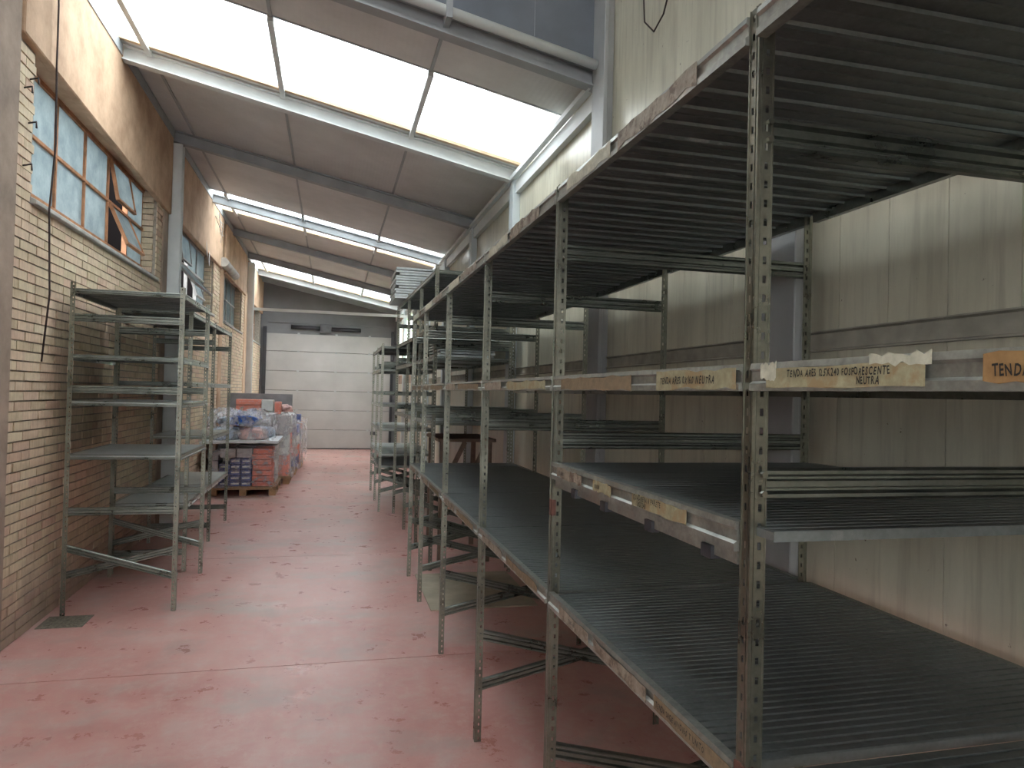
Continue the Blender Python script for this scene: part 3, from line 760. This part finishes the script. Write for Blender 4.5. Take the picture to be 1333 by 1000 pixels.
jitter_pile('spare_steel_sheet', 'steel sheet stored inside the tallest rack', 'metal sheet', 'shelf panels stored inside the tallest rack', .98, 1.50, 6.62, 7.4, 1.96, 8, .028, 'stack', .012)
# timber bench with brown rail behind the long rack
tb = tag(empty('timber_bench', (1.02, 6.75, 0)), 'brown timber bench with sloping struts inside the tallest rack', 'bench')
MB().box(-.02, .54, -.0, .9, 1.155, 1.185).obj('bench_top', M['brown_beam'], tb)
for x in (.0, .46):
    MB().box(x, x+.045, .02, .065, 0, 1.155).obj('leg', M['brown_beam'], tb)
    MB().box(x, x+.045, .82, .865, 0, 1.155).obj('leg', M['brown_beam'], tb)
for xa, xb in ((.26, .46), (.04, .24)):
    d = Vector((xb-xa, 0, .42)).normalized()
    MB().extrude([(-.02, -.02), (.02, -.02), (.02, .02), (-.02, .02)], (xa, .04, .73), (xb, .04, 1.15), (0, 1, 0), (-d.z, 0, d.x)).obj('strut', M['brown_beam'], tb)
tag(MB().box(.76, 1.585, 5.30, 6.36, 0, .010).obj('pale_board', M['patch']), 'pale flat board lying on the red floor under the long rack', 'board')
# small wires curled inside tall rack
dc = tag(empty('drain_cover', (-1.71, 5.47, 0)), 'square patterned metal drain cover set in the floor beside the brick wall', 'drain cover')
MB().box(-.14, .14, -.13, .13, 0, .004).obj('cover_frame', M['iron'], dc)
s = MB()
for i in range(8):
    for j in range(8):
        s.box(-.12+i*.031, -.12+i*.031+.020, -.11+j*.029, -.11+j*.029+.018, .004, .007)
o = s.obj('tread_studs', M['iron'], dc); o['kind'] = 'stuff'

# cable hanging on the left wall
tag(MB().tube([(-1.81, 5.24, 4.35), (-1.80, 5.25, 4.1), (-1.81, 5.28, 3.7), (-1.80, 5.28, 3.2), (-1.815, 5.25, 2.75), (-1.80, 5.26, 2.2), (-1.82, 5.22, 1.76)], .0065, 6).obj('hanging_cable', M['cable'], None, True), 'dark cable hanging down the brick wall in front of the first window', 'cable')
tag(MB().tube([(-1.785, 11.9, 4.35), (-1.720, 11.95, 4.10), (-1.750, 12.0, 3.90), (-1.690, 11.8, 4.15), (-1.760, 11.5, 4.2), (-1.680, 11.75, 3.95), (-1.770, 12.1, 4.05), (-1.720, 11.6, 4.28)], .006, 5).obj('tangled_cable', M['white_pole'], None, True), 'pale tangled cable bunched on the ochre lintel under the roof', 'cable')
tag(MB().tube([(-1.855, 11.3, 3.9), (-1.83, 11.3, 3.6), (-1.80, 11.35, 3.42), (-1.83, 11.5, 3.6), (-1.85, 11.6, 3.7)], .006, 5).obj('loose_wire', M['white_pole'], None, True), 'short pale wire dangling over the second window', 'wire')
lm = tag(empty('wall_lamp', (-1.80, 12.9, 3.72)), 'dusty tube lamp fixed to the ochre lintel past the second window', 'lamp')
s = MB().tube([(0, -.15, 0), (0, 1.35, 0)], .075, 12); s.obj('lamp_housing', M['lamp_shell'], lm, True)
MB().box(-.065, -.02, .0, .05, -.04, .04).box(-.065, -.02, 1.1, 1.15, -.04, .04).obj('bracket', M['dark_metal'], lm)
MB().tube([(0, -.165, 0), (0, -.15, 0)], .080, 12).obj('end_cap', M['lamp_shell'], lm)

# ------------------------------------------------------------------ pallets of wrapped goods
def pallet(x0, x1, y0, y1, lab):
    r = tag(empty('pallet', (x0, y0, 0)), lab, 'pallet'); w, d = x1-x0, y1-y0
    for i in range(6):
        a = i*d/6; MB().box(0, w, a+.012, a+d/6-.012, .115, .137).obj('top_board', M['wood'], r)
    for i in range(3):
        for j in range(3):
            a = (0, w/2-.05, w-.10)[i]; b = (0, d/2-.05, d-.10)[j]
            MB().box(a, a+.10, b, b+.10, .018, .093).obj('block', M['wood'], r)
        a = (0, w/2-.05, w-.10)[i]
        MB().box(a, a+.10, 0, d, 0, .018).obj('bottom_board', M['wood'], r)
    for j in range(3):
        b = (0, d/2-.05, d-.10)[j]; MB().box(0, w, b, b+.10, .093, .115).obj('cross_board', M['wood'], r)
    return r
def box_thing(name, x0, x1, y0, y1, z0, z1, mat, lab, cat, group=None, b=.008):
    s = MB().box(0, x1-x0, 0, y1-y0, 0, z1-z0); o = s.obj(name, M[mat]); o.location = (x0, y0, z0); bev(o, b, 2); tag(o, lab, cat, group)
    return o
P1Y = 11.42
pallet(-1.72, -.78, P1Y, P1Y+1.15, 'front wooden pallet under the blue and red cartons')
z = .14
for i in range(7):
    dx = random.uniform(-.012, .012)
    box_thing('red_carton', -1.13+dx, -.85+dx, P1Y+.02, P1Y+.50, z+i*.082, z+(i+1)*.082-.006, 'red', 'thin red carton at the aisle corner of the front pallet, '+nth(i, 7), 'carton', 'red cartons stacked on the front pallet')
for c in range(3):
    for i in range(5 if c else 4):
        a = -1.60+c*.155; o = box_thing('blue_carton', a+.002, a+.150, P1Y+.02, P1Y+.5, z+i*.085, z+(i+1)*.085-.005, 'blue', 'dark blue carton, %s column by the red ones, %s' % (('farthest', 'middle', 'nearest')[c], nth(i, 5 if c else 4)), 'carton', 'blue cartons stacked on the front pallet')
        MB().box(.02, .13, -.0015, .0, .03, .05).obj('print_strip', M['slab'], o)
for i in range(4): box_thing('grey_carton', -1.71, -1.61, P1Y+.03, P1Y+.5, z+i*.13, z+(i+1)*.13-.006, 'greybox', 'grey wrapped carton, wall side of the front pallet, '+nth(i, 4), 'carton', 'grey cartons on the wall side of the front pallet')
for i in range(2): box_thing('brown_carton', -1.59+i*.235, -1.37+i*.235, P1Y+.04, P1Y+.5, z+.43, z+.57, 'greybox', ('grey-brown carton on top of the blue cartons, wall side', 'grey-brown carton on top of the blue cartons, next to the red column')[i], 'carton')
for j in range(2):
    for i in range(3):
        box_thing('white_carton', -1.70+i*.30, -1.42+i*.30, P1Y+.53+j*.30, P1Y+.81+j*.30, z, z+.58, 'whitebox', 'tall pale carton, %s row at the back of the front pallet, %s' % (('nearer', 'farther')[j], ('wall side', 'middle', 'aisle side')[i]), 'carton', 'pale cartons at the back of the front pallet')
# sheet of board laid over the first load
s = MB(); n = 10
for i in range(n):
    a, b = -1.86+1.10*i/n, -1.86+1.10*(i+1)/n
    fz = lambda x: .80-.02*max(0, (-1.35-x))*2+random.Random(int(x*100)).uniform(-.002, .002)
    for q0, q1 in ((0, .035),):
        s.v += [(x, y, fz(x)+q) for x in (a, b) for y in (P1Y-.10, P1Y+1.15) for q in (q0, q1)]
        k = len(s.v)-8; s.f += [(k, k+2, k+6, k+4), (k+1, k+5, k+7, k+3), (k, k+4, k+5, k+1), (k+2, k+3, k+7, k+6)]; s.mi += [0]*4
        if i == 0: s.f.append((k, k+1, k+3, k+2)); s.mi.append(0)
        if i == n-1: s.f.append((k+4, k+6, k+7, k+5)); s.mi.append(0)
tag(s.obj('cover_board', M['slab']), 'large pale blue board laid over the front pallet load', 'board')
def lump(name, c, size, mat, lab, cat, group=None, seed=0, amp=.25, sub=3):
    bm = bmesh.new(); bmesh.ops.create_icosphere(bm, subdivisions=sub, radius=1)
    for v in bm.verts:
        p = v.co.copy(); q = Vector([math.copysign(abs(t)**.55, t) for t in p])
        n_ = noise.noise(p*2.2+Vector((seed*3.1, 0, 0)))
        q *= 1+amp*n_; q.z = max(q.z, -1.0)
        v.co = Vector((q.x*size[0]/2, q.y*size[1]/2, q.z*size[2]/2+size[2]/2))
    me = bpy.data.meshes.new(name); bm.to_mesh(me); bm.free(); me.materials.append(M[mat]); me.shade_smooth()
    o = link(name, me, None, c); return tag(o, lab, cat, group)
zz = .815
for i, (x, y, m_) in enumerate(((-1.55, 11.75, 'bagblue'), (-1.15, 11.70, 'bag'), (-1.50, 12.2, 'bag'), (-1.08, 12.2, 'bagblue'))):
    lump('sack', (x, y, zz), (.40, .42, .20), m_, ('blue and white sack on the pale board, wall side front', 'red and white sack on the pale board, aisle side front', 'red and white sack on the pale board, wall side back', 'blue and white sack on the pale board, aisle side back')[i], 'sack', None, i+1, .15)
lump('sack', (-1.42, 12.08, 1.04), (.60, .46, .13), 'bagblue', 'pale blue sack on top of the wrapped heap', 'sack', None, 9, .2)
tb2 = tag(empty('blue_tub', (-1.28, 11.64, 1.05)), 'bright blue plastic tub lying on the wrapped sacks', 'tub')
s = MB(); n = 20; rings = ((.10, .0), (.15, .10), (.165, .10), (.165, .115), (.145, .112), (.095, .012))
for r_, z_ in rings:
    for j in range(n): t = 2*math.pi*j/n; s.v.append((math.cos(t)*r_*1.15, math.sin(t)*r_, z_))
for i in range(len(rings)-1):
    for j in range(n): q = (j+1) % n; s.f.append((i*n+j, i*n+q, (i+1)*n+q, (i+1)*n+j)); s.mi.append(0)
s.f.append(tuple(reversed(range(n)))); s.mi.append(0); s.f.append(tuple((len(rings)-1)*n+j for j in range(n))); s.mi.append(0)
s.obj('tub_bowl', M['bluetub'], tb2); tb2.rotation_euler = (math.radians(-14), 0, 0)
MB().box(-.03, .03, .15, .17, .09, .11).obj('grip', M['bluetub'], tb2)

# second and third loads
pallet(-1.72, -.66, 12.75, 13.85, 'second wooden pallet, behind the front one')
for i in range(3):
    for j in range(2):
        for k in range(3):
            box_thing('carton', -1.70+i*.35, -1.38+i*.35, 12.78+j*.52, 13.26+j*.52, .14+k*.35, .14+(k+1)*.35-.01, ('whitebox', 'greybox', 'red')[(i+j*2+k) % 3], 'second pallet carton, %s row, %s, %s' % (('near', 'far')[j], ('wall side', 'middle', 'aisle side')[i], nth(k, 3)), 'carton', 'cartons on the second pallet')
for k in range(2): box_thing('red_carton', -1.55, -1.15, 12.80, 13.2, 1.24+k*.10, 1.24+(k+1)*.10-.008, 'red', ('red carton on the second load, under another red one', 'topmost red carton on the second load')[k], 'carton')
box_thing('white_carton', -1.55, -.95, 12.80, 13.2, 1.185, 1.236, 'whitebox', 'flat white carton under the two topmost red cartons', 'carton')
box_thing('white_carton', -1.14, -.955, 12.79, 13.1, 1.24, 1.43, 'whitebox', 'white carton beside the topmost red cartons', 'carton')
box_thing('red_carton', -.93, -.83, 12.82, 13.1, 1.19, 1.40, 'red', 'small upright red carton at the aisle end of the second load', 'carton')
lump('sack', (-.80, 13.34, 1.20), (.26, .36, .14), 'bag', 'pale red sack slumped over the aisle edge of the second load', 'sack', None, 14, .3)
o = tag(MB().box(0, 1.12, 0, .02, 0, .34).obj('dark_board', M['darkslab']), 'dark grey board standing upright behind the red cartons', 'board'); o.location = (-1.80, 13.62, 1.19)
bev(o, .004)
for k, (y0, lab) in enumerate(((14.2, 'third'), (15.5, 'last'))):
    pallet(-1.65, -.62+k*.06, y0, y0+1.0, lab+' wooden pallet along the wall, toward the door')
    for i in range(3):
        for q in range(4):
            box_thing('carton', -1.60+i*.34, -1.28+i*.34, y0+.04, y0+.94, .14+q*.20, .14+(q+1)*.20-.01, ('red', 'whitebox', 'blue')[(i+q+k) % 3], 'wrapped carton on the %s pallet, %s, %s' % (lab, ('wall side', 'middle', 'aisle side')[i], nth(q, 4)), 'carton', 'cartons on the %s pallet' % lab)
box_thing('blue_carton', -.86, -.60, 15.5, 15.8, .93, 1.10, 'blue', 'blue carton at the aisle corner of the last load', 'carton')

def shroud(name, x0, x1, y0, y1, z0, z1, lab, seed, amp=.03, mat='wrap_white'):
    """crumpled stretch film around a load, open below"""
    s = MB(); nx, nz = 22, 16
    per = []
    for i in range(nx): per.append((x0+(x1-x0)*i/nx, y0))
    for i in range(nx): per.append((x1, y0+(y1-y0)*i/nx))
    for i in range(nx): per.append((x1-(x1-x0)*i/nx, y1))
    for i in range(nx): per.append((x0, y1-(y1-y0)*i/nx))
    cx, cy_ = (x0+x1)/2, (y0+y1)/2; n = len(per)
    for j in range(nz+1):
        t = j/nz
        for (x, y) in per:
            k = 1.0; zt = z0+(z1-z0)*min(1, t/.72)
            if t > .72: k = 1-(t-.72)/.28*.97; zt = z1+.02*math.sin((t-.72)*6)
            q = noise.noise(Vector((x*5+seed, y*5, t*5)))*amp; q2 = noise.noise(Vector((x*13+seed, y*13, t*14)))*amp*.6
            s.v.append((max(-1.86, cx+(x-cx)*k*(1+q+q2)), cy_+(y-cy_)*k*(1+q+q2), zt+(q*1.6 if t > .5 else 0)))
    for j in range(nz):
        for i in range(n):
            a = (i+1) % n; s.f.append((j*n+i, j*n+a, (j+1)*n+a, (j+1)*n+i)); s.mi.append(0)
    return tag(s.obj(name, M[mat], None, True), lab, 'plastic film')
shroud('stretch_wrap', -1.76, -.76, P1Y-.02, P1Y+1.17, .12, .735, 'clear stretch film wound round the blue and red cartons', 1, .012, 'wrap')
shroud('stretch_wrap', -1.80, -.86, 11.46, 12.5, .83, 1.22, 'crumpled clear film over the sacks and blue tub', 5, .10)
shroud('stretch_wrap', -1.80, -.60, 12.70, 13.9, .12, 1.20, 'crumpled film hanging round the second load', 9, .05)
shroud('stretch_wrap', -1.72, -.54, 14.15, 15.25, .12, .98, 'crumpled film round the third load', 13, .05)
shroud('stretch_wrap', -1.72, -.50, 15.45, 16.55, .12, .99, 'crumpled film round the last load by the door', 17, .05)

# ------------------------------------------------------------------ climbing plant outside the side opening
pl = tag(empty('climbing_plant', (2.3, 17.8, 0)), 'green climbing plant seen through the opening in the panel wall', 'plant')
s = MB(); rnd = random.Random(3)
for i in range(1500):
    c = Vector((rnd.uniform(-.35, .3), rnd.uniform(-1.4, 2.2), rnd.uniform(1.6, 3.9)))
    a = Vector((rnd.uniform(-1, 1), rnd.uniform(-1, 1), rnd.uniform(-1, 1))).normalized(); b = a.orthogonal().normalized(); r_ = rnd.uniform(.04, .09)
    s.quad(tuple(c-a*r_), tuple(c+b*r_*.5), tuple(c+a*r_), tuple(c-b*r_*.5))
o = s.obj('foliage', M['leaf'], pl); o['kind'] = 'stuff'
MB().tube([(.1, .3, -.15), (.05, .5, 1.5), (.1, .8, 3.4)], .03, 6).tube([(.1, 1.3, -.15), (.0, 1.4, 1.5), (.1, 1.6, 3.6)], .025, 6).obj('stem', M['brown_beam'], pl)
w5 = struct(empty('window_5', (XR, 16.2, 0)))
f = MB().box(-.01, .06, 0, .05, OPZ0, OPZ1).box(-.01, .06, 3.15, 3.2, OPZ0, OPZ1).box(-.009, .059, 0, 3.2, OPZ0, OPZ0+.05).box(-.009, .059, 0, 3.2, OPZ1-.05, OPZ1).box(-.008, .058, .95, 1.0, OPZ0, OPZ1)
f.obj('window_frame', M['white_pole'], w5)
